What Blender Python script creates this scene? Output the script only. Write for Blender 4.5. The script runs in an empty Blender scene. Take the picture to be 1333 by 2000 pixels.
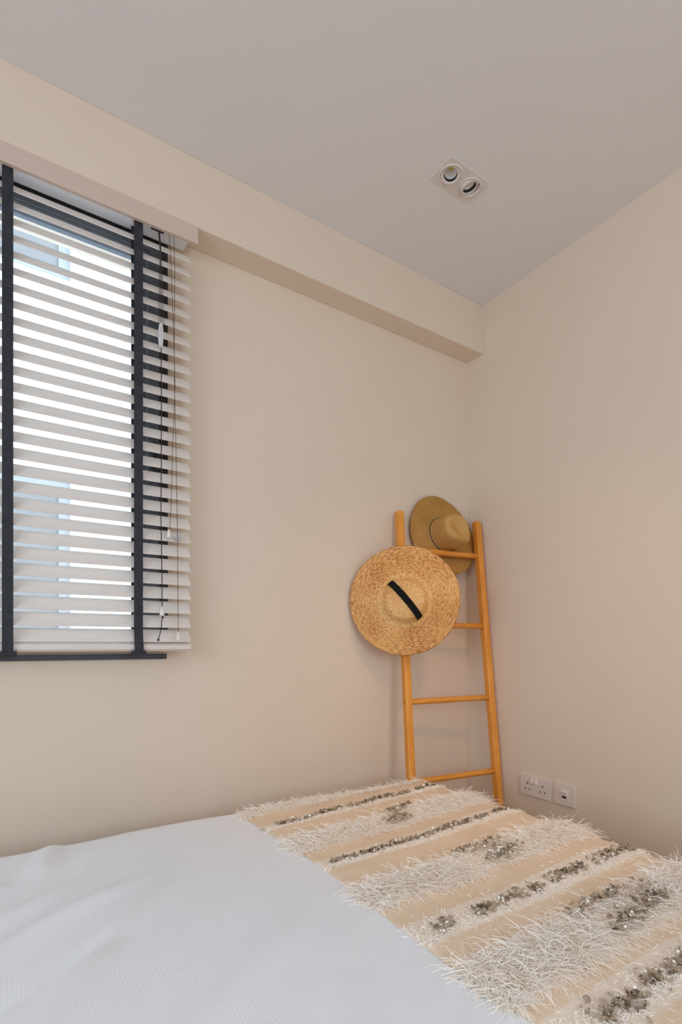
import bpy, bmesh, math, random
import numpy as np
from mathutils import Vector, Matrix
PI = math.pi
rng = np.random.default_rng(7)
random.seed(7)

# ---------------------------------------------------------------- camera, world, exposure
scn = bpy.context.scene
COL = scn.collection
CZ = 1.12                                   # eye height; the camera stands above the near edge of the bed
XW, YW, ZC = 1.84, 1.728, CZ + 1.538        # right wall, window wall, ceiling
cam_d = bpy.data.cameras.new('camera')
cam_d.sensor_fit = 'VERTICAL'; cam_d.sensor_height = 36.0
cam_d.lens = 36.0 * 1018 / 2000
cam_d.shift_y = 0.129
cam_d.clip_start = 0.02
cam = bpy.data.objects.new('camera', cam_d); COL.objects.link(cam)
cam.location = (0, 0, CZ)
cam.rotation_euler = (PI / 2, 0, -math.radians(33.18))
scn.camera = cam

world = bpy.data.worlds.new('overcast_sky'); scn.world = world
world.use_nodes = True
bg = world.node_tree.nodes['Background']
bg.inputs['Color'].default_value = (0.81, 0.945, 1.12, 1)
bg.inputs['Strength'].default_value = 3.8

def portal(name, loc, rot, sx, sy):
    l = bpy.data.lights.new(name, 'AREA'); l.shape = 'RECTANGLE'; l.size = sx; l.size_y = sy
    l.cycles.is_portal = True
    o = bpy.data.objects.new(name, l); COL.objects.link(o); o.location = loc; o.rotation_euler = rot
# the blind window, and two unseen openings added to light the room
DX0, DX1, DZ0, DZ1 = -0.15, 1.2, 0.9, 2.35       # unseen opening added behind the camera, sized for its daylight
EY0, EY1, EZ0, EZ1 = -1.5, 0.75, 0.85, 2.4        # unseen opening added at the bed head to brighten the right wall
YN, XL = -1.9, -2.1                           # near wall, far-left wall
portal('window_daylight', (0.02, YW + 0.25, CZ + 0.62), (-PI / 2, 0, 0), 1.0, 1.4)
portal('added_head_daylight', (XL - .02, (EY0 + EY1) / 2, (EZ0 + EZ1) / 2), (PI / 2, 0, -PI / 2), EY1 - EY0, EZ1 - EZ0)
portal('added_near_daylight', ((DX0 + DX1) / 2, YN - 0.02, (DZ0 + DZ1) / 2), (PI / 2, 0, 0), DX1 - DX0, DZ1 - DZ0)

vs = scn.view_settings
vs.view_transform = 'Standard'; vs.look = 'None'; vs.gamma = 1.0; vs.use_curve_mapping = False
vs.exposure = 0.0
scn.cycles.max_bounces = 12; scn.cycles.diffuse_bounces = 8; scn.cycles.adaptive_threshold = 0.015; scn.cycles.transparent_max_bounces = 16

# ---------------------------------------------------------------- materials
def mat(name, col, rough=0.6, col2=None, nscale=20.0, nstretch=(1, 1, 1), bump=0.0, bscale=200.0, bdist=0.001,
        metal=0.0, spec=0.5, sheen=0.0, coord='Object', sss=0.0, ramp=(0.35, 0.65)):
    m = bpy.data.materials.new(name); m.use_nodes = True
    nt = m.node_tree; p = nt.nodes['Principled BSDF']
    p.inputs['Base Color'].default_value = (*col, 1); p.inputs['Roughness'].default_value = rough
    p.inputs['Metallic'].default_value = metal; p.inputs['Specular IOR Level'].default_value = spec
    p.inputs['Sheen Weight'].default_value = sheen
    tc = nt.nodes.new('ShaderNodeTexCoord'); mp = nt.nodes.new('ShaderNodeMapping')
    mp.inputs['Scale'].default_value = nstretch
    nt.links.new(tc.outputs[coord], mp.inputs['Vector'])
    if col2:
        n = nt.nodes.new('ShaderNodeTexNoise'); n.inputs['Scale'].default_value = nscale
        n.inputs['Detail'].default_value = 4
        nt.links.new(mp.outputs[0], n.inputs['Vector'])
        r = nt.nodes.new('ShaderNodeValToRGB')
        r.color_ramp.elements[0].position = ramp[0]; r.color_ramp.elements[1].position = ramp[1]
        r.color_ramp.elements[0].color = (*col, 1); r.color_ramp.elements[1].color = (*col2, 1)
        nt.links.new(n.outputs['Fac'], r.inputs['Fac']); nt.links.new(r.outputs['Color'], p.inputs['Base Color'])
    if bump:
        b = nt.nodes.new('ShaderNodeTexNoise'); b.inputs['Scale'].default_value = bscale
        nt.links.new(mp.outputs[0], b.inputs['Vector'])
        bn = nt.nodes.new('ShaderNodeBump'); bn.inputs['Strength'].default_value = bump
        bn.inputs['Distance'].default_value = bdist
        nt.links.new(b.outputs['Fac'], bn.inputs['Height']); nt.links.new(bn.outputs['Normal'], p.inputs['Normal'])
    return m

M = {}
M['wall'] = mat('cream_wall_paint', (0.75, 0.635, 0.51), 0.75, (0.765, 0.65, 0.525), 3, bump=0.08, bscale=350, spec=0.25)
M['ceiling'] = mat('white_ceiling_paint', (0.775, 0.762, 0.748), 0.8, (0.785, 0.772, 0.758), 3, bump=0.05, bscale=350, spec=0.2)
M['floor'] = mat('oak_floor', (0.42, 0.27, 0.15), 0.45, (0.5, 0.33, 0.19), 6, (1, 12, 1))
M['beam'] = M['wall']
M['black_metal'] = mat('black_window_metal', (0.022, 0.024, 0.03), 0.38, (0.03, 0.032, 0.038), 40, bump=0.05, bscale=500)
M['sash_metal'] = mat('glare_lightened_sash_metal', (0.12, 0.135, 0.16), 0.3, (0.13, 0.145, 0.17), 40, bump=0.05, bscale=500)  # black sash metal with the window's glare put into a lighter blue-grey
M['gasket'] = mat('grey_gasket', (0.25, 0.28, 0.32), 0.5, (0.3, 0.33, 0.37), 60)
M['slat'] = mat('painted_wood_slat', (0.80, 0.745, 0.685), 0.42, (0.83, 0.77, 0.71), 8, (1, 14, 14), bump=0.05, bscale=60)
M['valance'] = mat('painted_wood_valance', (0.62, 0.495, 0.405), 0.5, (0.64, 0.515, 0.425), 6, (1, 14, 14), bump=0.05, bscale=60)
M['headrail'] = mat('white_headrail', (0.80, 0.80, 0.80), 0.4, (0.82, 0.82, 0.82), 30)
M['cord'] = mat('black_cord', (0.035, 0.025, 0.028), 0.8, (0.06, 0.04, 0.045), 400)
M['white_plastic'] = mat('white_plastic', (0.82, 0.77, 0.71), 0.3, (0.84, 0.79, 0.73), 40)
M['plate'] = mat('socket_plate_plastic', (0.74, 0.65, 0.58), 0.3, (0.76, 0.67, 0.60), 60)
M['rocker'] = mat('socket_rocker_plastic', (0.82, 0.74, 0.67), 0.28, (0.84, 0.76, 0.69), 60)
M['dark_hole'] = mat('dark_socket_hole', (0.03, 0.02, 0.015), 0.8, (0.04, 0.03, 0.02), 60)
M['bezel'] = mat('downlight_bezel', (0.72, 0.665, 0.62), 0.5, (0.735, 0.68, 0.635), 30)
M['baffle'] = mat('black_baffle', (0.012, 0.010, 0.009), 0.5, (0.02, 0.016, 0.014), 60)
M['reflector'] = mat('lamp_reflector', (0.80, 0.80, 0.77), 0.25, (0.85, 0.85, 0.82), 90, metal=0.15)
M['led'] = mat('yellow_led_chip', (0.85, 0.62, 0.16), 0.5, (0.9, 0.68, 0.22), 90)
M['ladder'] = mat('honey_pine', (0.72, 0.265, 0.030), 0.42, (0.84, 0.37, 0.062), 7, (9, 9, 0.8), bump=0.06, bscale=30, ramp=(0.3, 0.7))
M['rung'] = mat('honey_pine_dowel', (0.70, 0.25, 0.028), 0.42, (0.82, 0.36, 0.06), 7, (0.8, 9, 9), bump=0.06, bscale=30, ramp=(0.3, 0.7))
M['ribbon'] = mat('black_ribbon', (0.007, 0.006, 0.006), 0.85, (0.012, 0.011, 0.011), 300, spec=0.15, bump=0.2, bscale=900)
M['leather'] = mat('dark_brown_leather', (0.05, 0.03, 0.025), 0.6, (0.08, 0.04, 0.03), 60)
M['mattress'] = mat('mattress_ticking', (0.75, 0.74, 0.72), 0.85, (0.78, 0.77, 0.75), 40)
M['bed_base'] = mat('bed_base_fabric', (0.55, 0.5, 0.45), 0.9, (0.6, 0.55, 0.5), 80)
M['facade'] = mat('pale_render_facade', (0.62, 0.62, 0.62), 0.85, (0.64, 0.64, 0.64), 1.5, bump=0.1, bscale=40)
M['facade_frame'] = mat('white_facade_frame', (0.30, 0.305, 0.31), 0.5, (0.32, 0.325, 0.33), 10)
M['facade_glass'] = mat('grey_facade_glass', (0.21, 0.20, 0.19), 0.4, (0.24, 0.23, 0.22), 1.2, spec=0.2)
M['sequin'] = mat('tarnished_silver_sequin', (0.46, 0.39, 0.30), 0.36, (0.72, 0.66, 0.57), 90, metal=0.9)
M['yarn'] = mat('ecru_cotton_yarn', (0.98, 0.905, 0.81), 0.9, (0.99, 0.95, 0.89), 30, sheen=0.0, spec=0.15)
M['fuzz'] = mat('white_cotton_tuft', (0.98, 0.905, 0.81), 0.95, (0.99, 0.95, 0.89), 30, sheen=0.0, spec=0.15)

def tape_mat():
    m = mat('black_ladder_tape', (0.022, 0.024, 0.032), 0.7, (0.035, 0.038, 0.048), 60, bump=0.15, bscale=900)
    nt = m.node_tree; p = nt.nodes['Principled BSDF']; out = nt.nodes['Material Output']
    t = nt.nodes.new('ShaderNodeBsdfTranslucent'); t.inputs['Color'].default_value = (0.30, 0.33, 0.38, 1)
    mx = nt.nodes.new('ShaderNodeMixShader'); mx.inputs[0].default_value = 0.17
    nt.links.new(p.outputs[0], mx.inputs[1]); nt.links.new(t.outputs[0], mx.inputs[2]); nt.links.new(mx.outputs[0], out.inputs['Surface'])
    return m
M['tape'] = tape_mat()

def glass_mat(name, tint, refl=0.06):
    m = bpy.data.materials.new(name); m.use_nodes = True; nt = m.node_tree
    nt.nodes.remove(nt.nodes['Principled BSDF']); out = nt.nodes['Material Output']
    t = nt.nodes.new('ShaderNodeBsdfTransparent'); t.inputs['Color'].default_value = (*tint, 1)
    g = nt.nodes.new('ShaderNodeBsdfGlossy'); g.inputs['Roughness'].default_value = 0.03
    lw = nt.nodes.new('ShaderNodeFresnel'); lw.inputs['IOR'].default_value = 1.45
    mx = nt.nodes.new('ShaderNodeMixShader')
    nt.links.new(lw.outputs[0], mx.inputs[0]); nt.links.new(t.outputs[0], mx.inputs[1]); nt.links.new(g.outputs[0], mx.inputs[2])
    nt.links.new(mx.outputs[0], out.inputs['Surface'])
    return m
M['glass'] = glass_mat('window_glass', (0.93, 0.96, 0.97))
M['clear_plastic'] = mat('clear_plastic', (0.86, 0.88, 0.90), 0.12, (0.9, 0.92, 0.94), 60)
M['clear_plastic'].node_tree.nodes['Principled BSDF'].inputs['Transmission Weight'].default_value = 0.55

def straw_mat(name, dark, light, rows, flecks):
    """spiral-sewn straw braid: u = angle (0..1), v = distance from the tip in metres"""
    m = bpy.data.materials.new(name); m.use_nodes = True; nt = m.node_tree; p = nt.nodes['Principled BSDF']
    uv = nt.nodes.new('ShaderNodeUVMap'); uv.uv_map = 'UVMap'
    mp = nt.nodes.new('ShaderNodeMapping'); mp.inputs['Scale'].default_value = (flecks, rows, 1)
    mp.inputs['Rotation'].default_value = (0, 0, 0.0)
    nt.links.new(uv.outputs[0], mp.inputs['Vector'])
    n = nt.nodes.new('ShaderNodeTexNoise'); n.inputs['Scale'].default_value = 1.0; n.inputs['Detail'].default_value = 3
    nt.links.new(mp.outputs[0], n.inputs['Vector'])
    n2 = nt.nodes.new('ShaderNodeTexNoise'); n2.inputs['Scale'].default_value = 9.0
    tc = nt.nodes.new('ShaderNodeTexCoord'); nt.links.new(tc.outputs['Object'], n2.inputs['Vector'])
    ad = nt.nodes.new('ShaderNodeMath'); ad.operation = 'MULTIPLY_ADD'; ad.inputs[1].default_value = 0.3
    nt.links.new(n2.outputs['Fac'], ad.inputs[0]); nt.links.new(n.outputs['Fac'], ad.inputs[2])
    r = nt.nodes.new('ShaderNodeValToRGB'); e = r.color_ramp.elements
    e[0].position = 0.50; e[0].color = (*dark, 1); e[1].position = 0.80; e[1].color = (*light, 1)
    nt.links.new(ad.outputs[0], r.inputs['Fac']); nt.links.new(r.outputs['Color'], p.inputs['Base Color'])
    p.inputs['Roughness'].default_value = 0.55; p.inputs['Specular IOR Level'].default_value = 0.35
    bn = nt.nodes.new('ShaderNodeBump'); bn.inputs['Strength'].default_value = 0.7; bn.inputs['Distance'].default_value = 0.0012
    nt.links.new(n.outputs['Fac'], bn.inputs['Height']); nt.links.new(bn.outputs['Normal'], p.inputs['Normal'])
    return m
M['straw'] = straw_mat('golden_wheat_straw', (0.46, 0.165, 0.024), (0.92, 0.55, 0.215), 230, 70)
M['straw_crown'] = straw_mat('golden_wheat_straw_crown', (0.58, 0.265, 0.062), (0.93, 0.60, 0.27), 230, 45)
M['seagrass'] = straw_mat('brown_fine_straw', (0.33, 0.155, 0.025), (0.60, 0.335, 0.09), 300, 120)
M['seagrass_crown'] = straw_mat('brown_fine_straw_crown', (0.44, 0.235, 0.055), (0.70, 0.42, 0.145), 300, 90)

def spread_mat():
    m = mat('white_waffle_cotton', (0.865, 0.89, 0.93), 0.85, (0.88, 0.905, 0.945), 12, sheen=0.15, spec=0.2)
    nt = m.node_tree; p = nt.nodes['Principled BSDF']
    uv = nt.nodes.new('ShaderNodeUVMap'); uv.uv_map = 'UVMap'
    nz = nt.nodes.new('ShaderNodeTexNoise'); nz.inputs['Scale'].default_value = 14; nz.inputs['Detail'].default_value = 2
    nt.links.new(uv.outputs[0], nz.inputs['Vector'])
    vm = nt.nodes.new('ShaderNodeVectorMath'); vm.operation = 'MULTIPLY_ADD'
    vm.inputs[1].default_value = (0.02, 0.02, 0.0); nt.links.new(nz.outputs['Color'], vm.inputs[0]); nt.links.new(uv.outputs[0], vm.inputs[2])
    hs = []
    for d in ('X', 'Y'):
        w = nt.nodes.new('ShaderNodeTexWave'); w.bands_direction = d; w.inputs['Scale'].default_value = 42 if d == 'Y' else 48
        w.inputs['Distortion'].default_value = 1.2; w.inputs['Detail'].default_value = 1; w.inputs['Detail Scale'].default_value = 2
        nt.links.new(vm.outputs[0], w.inputs['Vector']); hs.append(w)
    mul = nt.nodes.new('ShaderNodeMath'); mul.operation = 'ADD'
    nt.links.new(hs[0].outputs['Fac'], mul.inputs[0]); nt.links.new(hs[1].outputs['Fac'], mul.inputs[1])
    nm = nt.nodes.new('ShaderNodeTexNoise'); nm.inputs['Scale'].default_value = 5; nm.inputs['Detail'].default_value = 2
    nt.links.new(uv.outputs[0], nm.inputs['Vector'])
    mr = nt.nodes.new('ShaderNodeMapRange'); mr.inputs['From Min'].default_value = 0.42; mr.inputs['From Max'].default_value = 0.7
    mr.inputs['To Min'].default_value = 0.02; mr.inputs['To Max'].default_value = 0.14
    nt.links.new(nm.outputs['Fac'], mr.inputs['Value'])
    bn = nt.nodes.new('ShaderNodeBump'); bn.inputs['Distance'].default_value = 0.002
    nt.links.new(mr.outputs[0], bn.inputs['Strength'])
    nt.links.new(mul.outputs[0], bn.inputs['Height']); nt.links.new(bn.outputs['Normal'], p.inputs['Normal'])
    return m
M['spread'] = spread_mat()

def blanket_mat():
    """flat-woven wool: v of the UV runs across the stripes, chalk-white cotton bands beside the sequin rows"""
    m = mat('peach_wool_flatweave', (0.80, 0.62, 0.435), 0.92, (0.83, 0.66, 0.48), 9, (1, 6, 6), sheen=0.2, spec=0.12)
    nt = m.node_tree; p = nt.nodes['Principled BSDF']
    old = p.inputs['Base Color'].links[0].from_socket
    uv = nt.nodes.new('ShaderNodeUVMap'); uv.uv_map = 'UVMap'
    sx = nt.nodes.new('ShaderNodeSeparateXYZ'); nt.links.new(uv.outputs[0], sx.inputs[0])
    nz = nt.nodes.new('ShaderNodeTexNoise'); nz.inputs['Scale'].default_value = 45; nz.inputs['Detail'].default_value = 5
    nt.links.new(uv.outputs[0], nz.inputs['Vector'])
    ma = nt.nodes.new('ShaderNodeMath'); ma.operation = 'MULTIPLY_ADD'; ma.inputs[1].default_value = 0.02
    nt.links.new(nz.outputs['Fac'], ma.inputs[0]); nt.links.new(sx.outputs['Y'], ma.inputs[2])
    mr = nt.nodes.new('ShaderNodeMapRange'); mr.inputs['From Min'].default_value = 0.0; mr.inputs['From Max'].default_value = 1.6
    nt.links.new(ma.outputs[0], mr.inputs['Value'])
    r = nt.nodes.new('ShaderNodeValToRGB'); cr = r.color_ramp
    cr.elements[0].position = 0; cr.elements[0].color = (0, 0, 0, 1); cr.elements[1].position = 1; cr.elements[1].color = (0, 0, 0, 1)
    for c, h in ((0.405, 0.042), (0.70, 0.036), (1.04, 0.028), (1.35, 0.018)):
        for pos, v in ((c - h - 0.006, 0), (c - h, 1), (c + h, 1), (c + h + 0.006, 0)):
            e = cr.elements.new((pos + 0.01) / 1.6); e.color = (v, v, v, 1)
    nt.links.new(mr.outputs[0], r.inputs['Fac'])
    r2 = nt.nodes.new('ShaderNodeValToRGB'); c2 = r2.color_ramp       # knots of the shaggy bands
    c2.elements[0].position = 0; c2.elements[0].color = (0, 0, 0, 1); c2.elements[1].position = 1; c2.elements[1].color = (0, 0, 0, 1)
    for c, h in ((0.225, 0.05), (0.545, 0.055), (0.865, 0.053), (1.185, 0.053), (1.50, 0.035)):
        for pos, v in ((c - h - 0.006, 0), (c - h, 1), (c + h, 1), (c + h + 0.006, 0)):
            e = c2.elements.new((pos + 0.01) / 1.6); e.color = (v, v, v, 1)
    nt.links.new(mr.outputs[0], r2.inputs['Fac'])
    mxx = nt.nodes.new('ShaderNodeMath'); mxx.operation = 'MAXIMUM'
    nt.links.new(r.outputs['Color'], mxx.inputs[0]); nt.links.new(r2.outputs['Color'], mxx.inputs[1])
    mx = nt.nodes.new('ShaderNodeMix'); mx.data_type = 'RGBA'
    mx.inputs[7].default_value = (0.90, 0.79, 0.66, 1)
    nt.links.new(mxx.outputs[0], mx.inputs[0]); nt.links.new(old, mx.inputs[6]); nt.links.new(mx.outputs[2], p.inputs['Base Color'])
    n3 = nt.nodes.new('ShaderNodeTexNoise'); n3.inputs['Scale'].default_value = 260
    nt.links.new(uv.outputs[0], n3.inputs['Vector'])
    bn = nt.nodes.new('ShaderNodeBump'); bn.inputs['Strength'].default_value = 0.5; bn.inputs['Distance'].default_value = 0.0015
    nt.links.new(n3.outputs['Fac'], bn.inputs['Height']); nt.links.new(bn.outputs['Normal'], p.inputs['Normal'])
    return m
M['weave'] = blanket_mat()

# ---------------------------------------------------------------- helpers
ROOT = {}
def org(parent):
    return ROOT.get(parent.name, Vector((0, 0, 0))) if parent else Vector((0, 0, 0))
def tag(o, label=None, cat=None, group=None, kind=None):
    for k, v in (('label', label), ('category', cat), ('group', group), ('kind', kind)):
        if v: o[k] = v
    return o
def thing(name, loc, label, cat, group=None, kind=None):
    o = bpy.data.objects.new(name, None); COL.objects.link(o); o.location = loc; o.empty_display_size = 0.05
    ROOT[o.name] = Vector(loc)
    return tag(o, label, cat, group, kind)
def link(name, me, parent=None, loc=None):
    o = bpy.data.objects.new(name, me); COL.objects.link(o)
    if parent:
        o.parent = parent; ROOT[o.name] = org(parent)
    if loc is not None: o.location = loc
    return o
def mesh(name, V, F, material, parent=None, smooth=False, uv=None):
    V = np.asarray(V, float).reshape(-1, 3)
    o3 = org(parent)
    V = V - np.array(o3)
    me = bpy.data.meshes.new(name)
    me.from_pydata(V.tolist(), [], [list(f) for f in F])
    if uv is not None:
        l = me.uv_layers.new(name='UVMap')
        vi = np.zeros(len(me.loops), int); me.loops.foreach_get('vertex_index', vi)
        l.data.foreach_set('uv', np.asarray(uv, float)[vi].ravel())
    me.materials.append(material)
    if smooth: me.polygons.foreach_set('use_smooth', [True] * len(me.polygons))
    me.update()
    return link(name, me, parent)

BOXF = [(0, 3, 2, 1), (4, 5, 6, 7), (0, 1, 5, 4), (1, 2, 6, 5), (2, 3, 7, 6), (3, 0, 4, 7)]
def boxv(x0, x1, y0, y1, z0, z1):
    return [(x0, y0, z0), (x1, y0, z0), (x1, y1, z0), (x0, y1, z0), (x0, y0, z1), (x1, y0, z1), (x1, y1, z1), (x0, y1, z1)]
def boxes(name, L, material, parent=None, bevel=0.0, xf=None):
    V, F = [], []
    for b in L:
        k = len(V); V += boxv(*b); F += [tuple(i + k for i in f) for f in BOXF]
    if xf is not None: V = [tuple(xf @ Vector(v)) for v in V]
    o = mesh(name, V, F, material, parent)
    if bevel:
        bm = bmesh.new(); bm.from_mesh(o.data)
        bmesh.ops.bevel(bm, geom=list(bm.edges), offset=bevel, segments=2, affect='EDGES', profile=0.6)
        bm.to_mesh(o.data); bm.free()
    return o
def box(name, x0, x1, y0, y1, z0, z1, material, parent=None, bevel=0.0, xf=None):
    return boxes(name, [(x0, x1, y0, y1, z0, z1)], material, parent, bevel, xf)

def sweep(P, R, sides=8, flat=1.0, cap=True, up=None):
    """tube along points P with radii R; returns V, F"""
    P = [Vector(p) for p in P]; n = len(P)
    if not hasattr(R, '__len__'): R = [R] * n
    V, F = [], []
    u = None
    for i in range(n):
        d = (P[min(i + 1, n - 1)] - P[max(i - 1, 0)]).normalized()
        if u is None:
            ref = Vector(up) if up else (Vector((0, 0, 1)) if abs(d.z) < 0.9 else Vector((1, 0, 0)))
            u = (ref - d * ref.dot(d)).normalized()
        else:
            u = (u - d * u.dot(d)).normalized()
        w = d.cross(u)
        for k in range(sides):
            a = 2 * PI * k / sides
            V.append(tuple(P[i] + u * (R[i] * math.cos(a) * flat) + w * (R[i] * math.sin(a))))
    for i in range(n - 1):
        for k in range(sides):
            a, b = i * sides + k, i * sides + (k + 1) % sides
            F.append((a, b, b + sides, a + sides))
    if cap:
        F.append(tuple(range(sides))[::-1]); F.append(tuple(range((n - 1) * sides, n * sides)))
    return V, F
def tube(name, P, R, material, parent=None, sides=8, **k):
    V, F = sweep(P, R, sides, **k)
    return mesh(name, V, F, material, parent, smooth=True)

def lathe(profile, segs=48, T=None, warp=None, closed_start=False, vscale=None):
    """profile [(r, z)], axis +Z; warp(r, a, z) -> (x, y, z); returns V, F, UV (u = angle, v = arc length)"""
    V, F, UV = [], [], []
    s = 0.0
    for i, (r, z) in enumerate(profile):
        if i: s += math.hypot(r - profile[i - 1][0], z - profile[i - 1][1])
        for k in range(segs + 1):
            a = 2 * PI * k / segs
            p = warp(r, a, z) if warp else (r * math.cos(a), r * math.sin(a), z)
            p = Vector(p)
            V.append(tuple(T @ p) if T else tuple(p)); UV.append((k / segs, s))
    n = segs + 1
    for i in range(len(profile) - 1):
        for k in range(segs):
            a = i * n + k
            F.append((a, a + 1, a + n + 1, a + n))
    return V, F, UV
def revolve(name, profile, material, parent=None, segs=40, T=None, warp=None, smooth=True):
    V, F, UV = lathe(profile, segs, T, warp)
    return mesh(name, V, F, material, parent, smooth=smooth, uv=UV)
def frame_from(n, up=(0, 0, 1), loc=(0, 0, 0)):
    """matrix whose +Z looks along n, +Y as near to up as can be"""
    n = Vector(n).normalized(); x = Vector(up).cross(n).normalized(); y = n.cross(x)
    m = Matrix((x, y, n)).transposed().to_4x4(); m.translation = Vector(loc)
    return m

# ---------------------------------------------------------------- the room
def struct(o, label):
    return tag(o, label, None, None, 'structure')
struct(box('floor', XL, XW, YN, YW, -0.05, 0, M['floor']), 'oak floor under the bed')
# downlight opening is cut out of the ceiling
PX0, PX1, PY0, PY1 = 1.188, 1.366, 1.182, 1.277
hx0, hx1, hy0, hy1 = PX0 + .006, PX1 - .006, PY0 + .006, PY1 - .006
struct(boxes('ceiling', [(XL, hx0, YN, YW, ZC, ZC + .05), (hx1, XW, YN, YW, ZC, ZC + .05),
                         (hx0, hx1, YN, hy0, ZC, ZC + .05), (hx0, hx1, hy1, YW, ZC, ZC + .05)], M['ceiling']), 'plain white painted ceiling')
# window opening (outer size of the black frame)
WX0, WX1, WZ0, WZ1 = -0.42, 0.453, CZ - 0.012, CZ + 1.288
WT = 0.18
struct(boxes('wall_left', [(XL, WX0, YW, YW + WT, 0, ZC), (WX1, XW + .1, YW, YW + WT, 0, ZC),
                           (WX0, WX1, YW, YW + WT, 0, WZ0), (WX0, WX1, YW, YW + WT, WZ1, ZC)], M['wall']), 'cream painted wall with the window')
struct(box('wall_right', XW, XW + .1, YN, YW, 0, ZC, M['wall']), 'cream painted wall with the sockets')
struct(boxes('wall_rear', [(XL - .1, XL, YN, EY0, 0, ZC), (XL - .1, XL, EY1, YW, 0, ZC), (XL - .1, XL, EY0, EY1, 0, EZ0), (XL - .1, XL, EY0, EY1, EZ1, ZC)], M['wall']), 'cream painted wall at the head of the bed')
struct(boxes('wall_near', [(XL, DX0, YN - .1, YN, 0, ZC), (DX1, XW, YN - .1, YN, 0, ZC), (DX0, DX1, YN - .1, YN, 0, DZ0),
                           (DX0, DX1, YN - .1, YN, DZ1, ZC)], M['wall']), 'cream painted wall behind the camera')
BZ = CZ + 1.320                                # underside of the boxed beam
BY = 1.631
struct(box('trim_1', XL, XW, BY, YW, BZ, ZC, M['beam'], bevel=0.003), 'boxed beam along the top of the window wall')

# window_1: black metal frame, sash, pane, sill strip
win = thing('window_1', (0.02, YW, WZ0), 'black metal framed window behind the venetian blind', None, kind='structure')
FY0, FY1 = YW - 0.012, YW + 0.055
def ring(name, x0, x1, z0, z1, w, wb, wt, y0, y1, m):
    """rectangular frame: side width w, bottom wb, top wt"""
    boxes(name, [(x0, x0 + w, y0, y1, z0, z1), (x1 - w, x1, y0, y1, z0, z1), (x0 + w, x1 - w, y0, y1, z0, z0 + wb), (x0 + w, x1 - w, y0, y1, z1 - wt, z1)], m, win)
ring('outer_frame', WX0, WX1, WZ0, WZ1, .022, .012, .022, FY0, FY1, M['black_metal'])
ring('gasket', WX0 + .022, WX1 - .022, WZ0 + .012, WZ1 - .022, .003, .002, .002, FY0 + .016, FY1, M['gasket'])
ring('sash_frame', WX0 + .025, WX1 - .025, WZ0 + .014, WZ1 - .024, .034, .012, .014, FY0 + .004, FY1 + .005, M['sash_metal'])
ring('glazing_seal', WX0 + .059, WX1 - .059, WZ0 + .026, WZ1 - .038, .003, .002, .002, FY0 + .014, FY1, M['gasket'])
ring('glazing_bead', WX0 + .062, WX1 - .062, WZ0 + .028, WZ1 - .040, .015, .006, .006, FY0 + .02, FY1, M['sash_metal'])
box('pane', WX0 + .074, WX1 - .074, FY1 - .02, FY1 - .016, WZ0 + .032, WZ1 - .044, M['glass'], win)
box('sill_strip', WX0, WX1 - .004, YW - .014, YW, CZ - .0475, CZ - .031, M['black_metal'], win, bevel=.001)
box('window_handle', WX1 - .05, WX1 - .035, FY0 - .016, FY0 + .004, CZ + .52, CZ + .64, M['black_metal'], win, bevel=.004)

# the house across the lane, seen through the blind
FY = 5.0
bld = thing('neighbour_building', (0.0, FY + .4, -3.0), 'pale rendered building across the lane seen through the blind', 'building')
wx1, ww = 0.50, 1.5
rows_z = [(CZ + 3.10, CZ + 4.45), (CZ + 0.02, CZ + 1.42), (CZ - 3.06, CZ - 1.66)]
fb = []
zz = [-3.0] + [v for r in sorted(rows_z) for v in r] + [5.75]
for i in range(0, len(zz), 2): fb.append((-7.0, 6.0, FY, FY + .5, zz[i], zz[i + 1]))
for z0, z1 in rows_z: fb += [(-7.0, wx1 - ww, FY, FY + .5, z0, z1), (wx1, 6.0, FY, FY + .5, z0, z1)]
boxes('facade_wall', fb, M['facade'], bld)
for z0, z1 in rows_z:
    x0, x1, w, y0 = wx1 - ww, wx1, 0.085, FY + .03
    f = boxes('facade_window', [(x0, x0 + w, y0, y0 + .06, z0, z1), (x1 - w, x1, y0, y0 + .06, z0, z1), (x0 + w, x1 - w, y0, y0 + .06, z0, z0 + w),
                                (x0 + w, x1 - w, y0, y0 + .06, z1 - w, z1), (x0 + .7, x0 + .76, y0, y0 + .06, z0 + w, z1 - w)], M['facade_frame'], bld)
    box('pane', x0 + w, x0 + .7, y0 + .02, y0 + .03, z0 + w, z1 - w, M['facade_glass'], f)
    box('pane', x0 + .76, x1 - w, y0 + .02, y0 + .03, z0 + w, z1 - w, M['facade_glass'], f)

# ---------------------------------------------------------------- bed, bedspread
ZB = 0.59
bed = thing('bed', (0.35, 0.75, 0), 'low upholstered bed with its foot towards the ladder', 'bed')
EXH, EXL, EYL = 1.372, -0.75, -0.12            # bedspread edges
def eyh(a):                                   # far edge bows towards the wall away from the ladder
    return 1.572 - 0.042 * np.clip((np.asarray(a, float) - 0.55) / 0.5, 0, 1) ** 2 * (3 - 2 * np.clip((np.asarray(a, float) - 0.55) / 0.5, 0, 1))
box('base', EXL + .05, EXH - .06, EYL + .05, 1.45, 0.10, 0.40, M['bed_base'], bed, bevel=.015)
box('mattress', EXL + .02, EXH - .022, EYL + .02, 1.49, 0.40, ZB - .035, M['mattress'], bed, bevel=.03)
for x in (EXL + .15, EXH - .16):
    for y in (EYL + .12, 1.36):
        tube('leg', [(x, y, 0), (x, y, .11)], [.022, .03], M['black_metal'], bed, 12)

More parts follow.
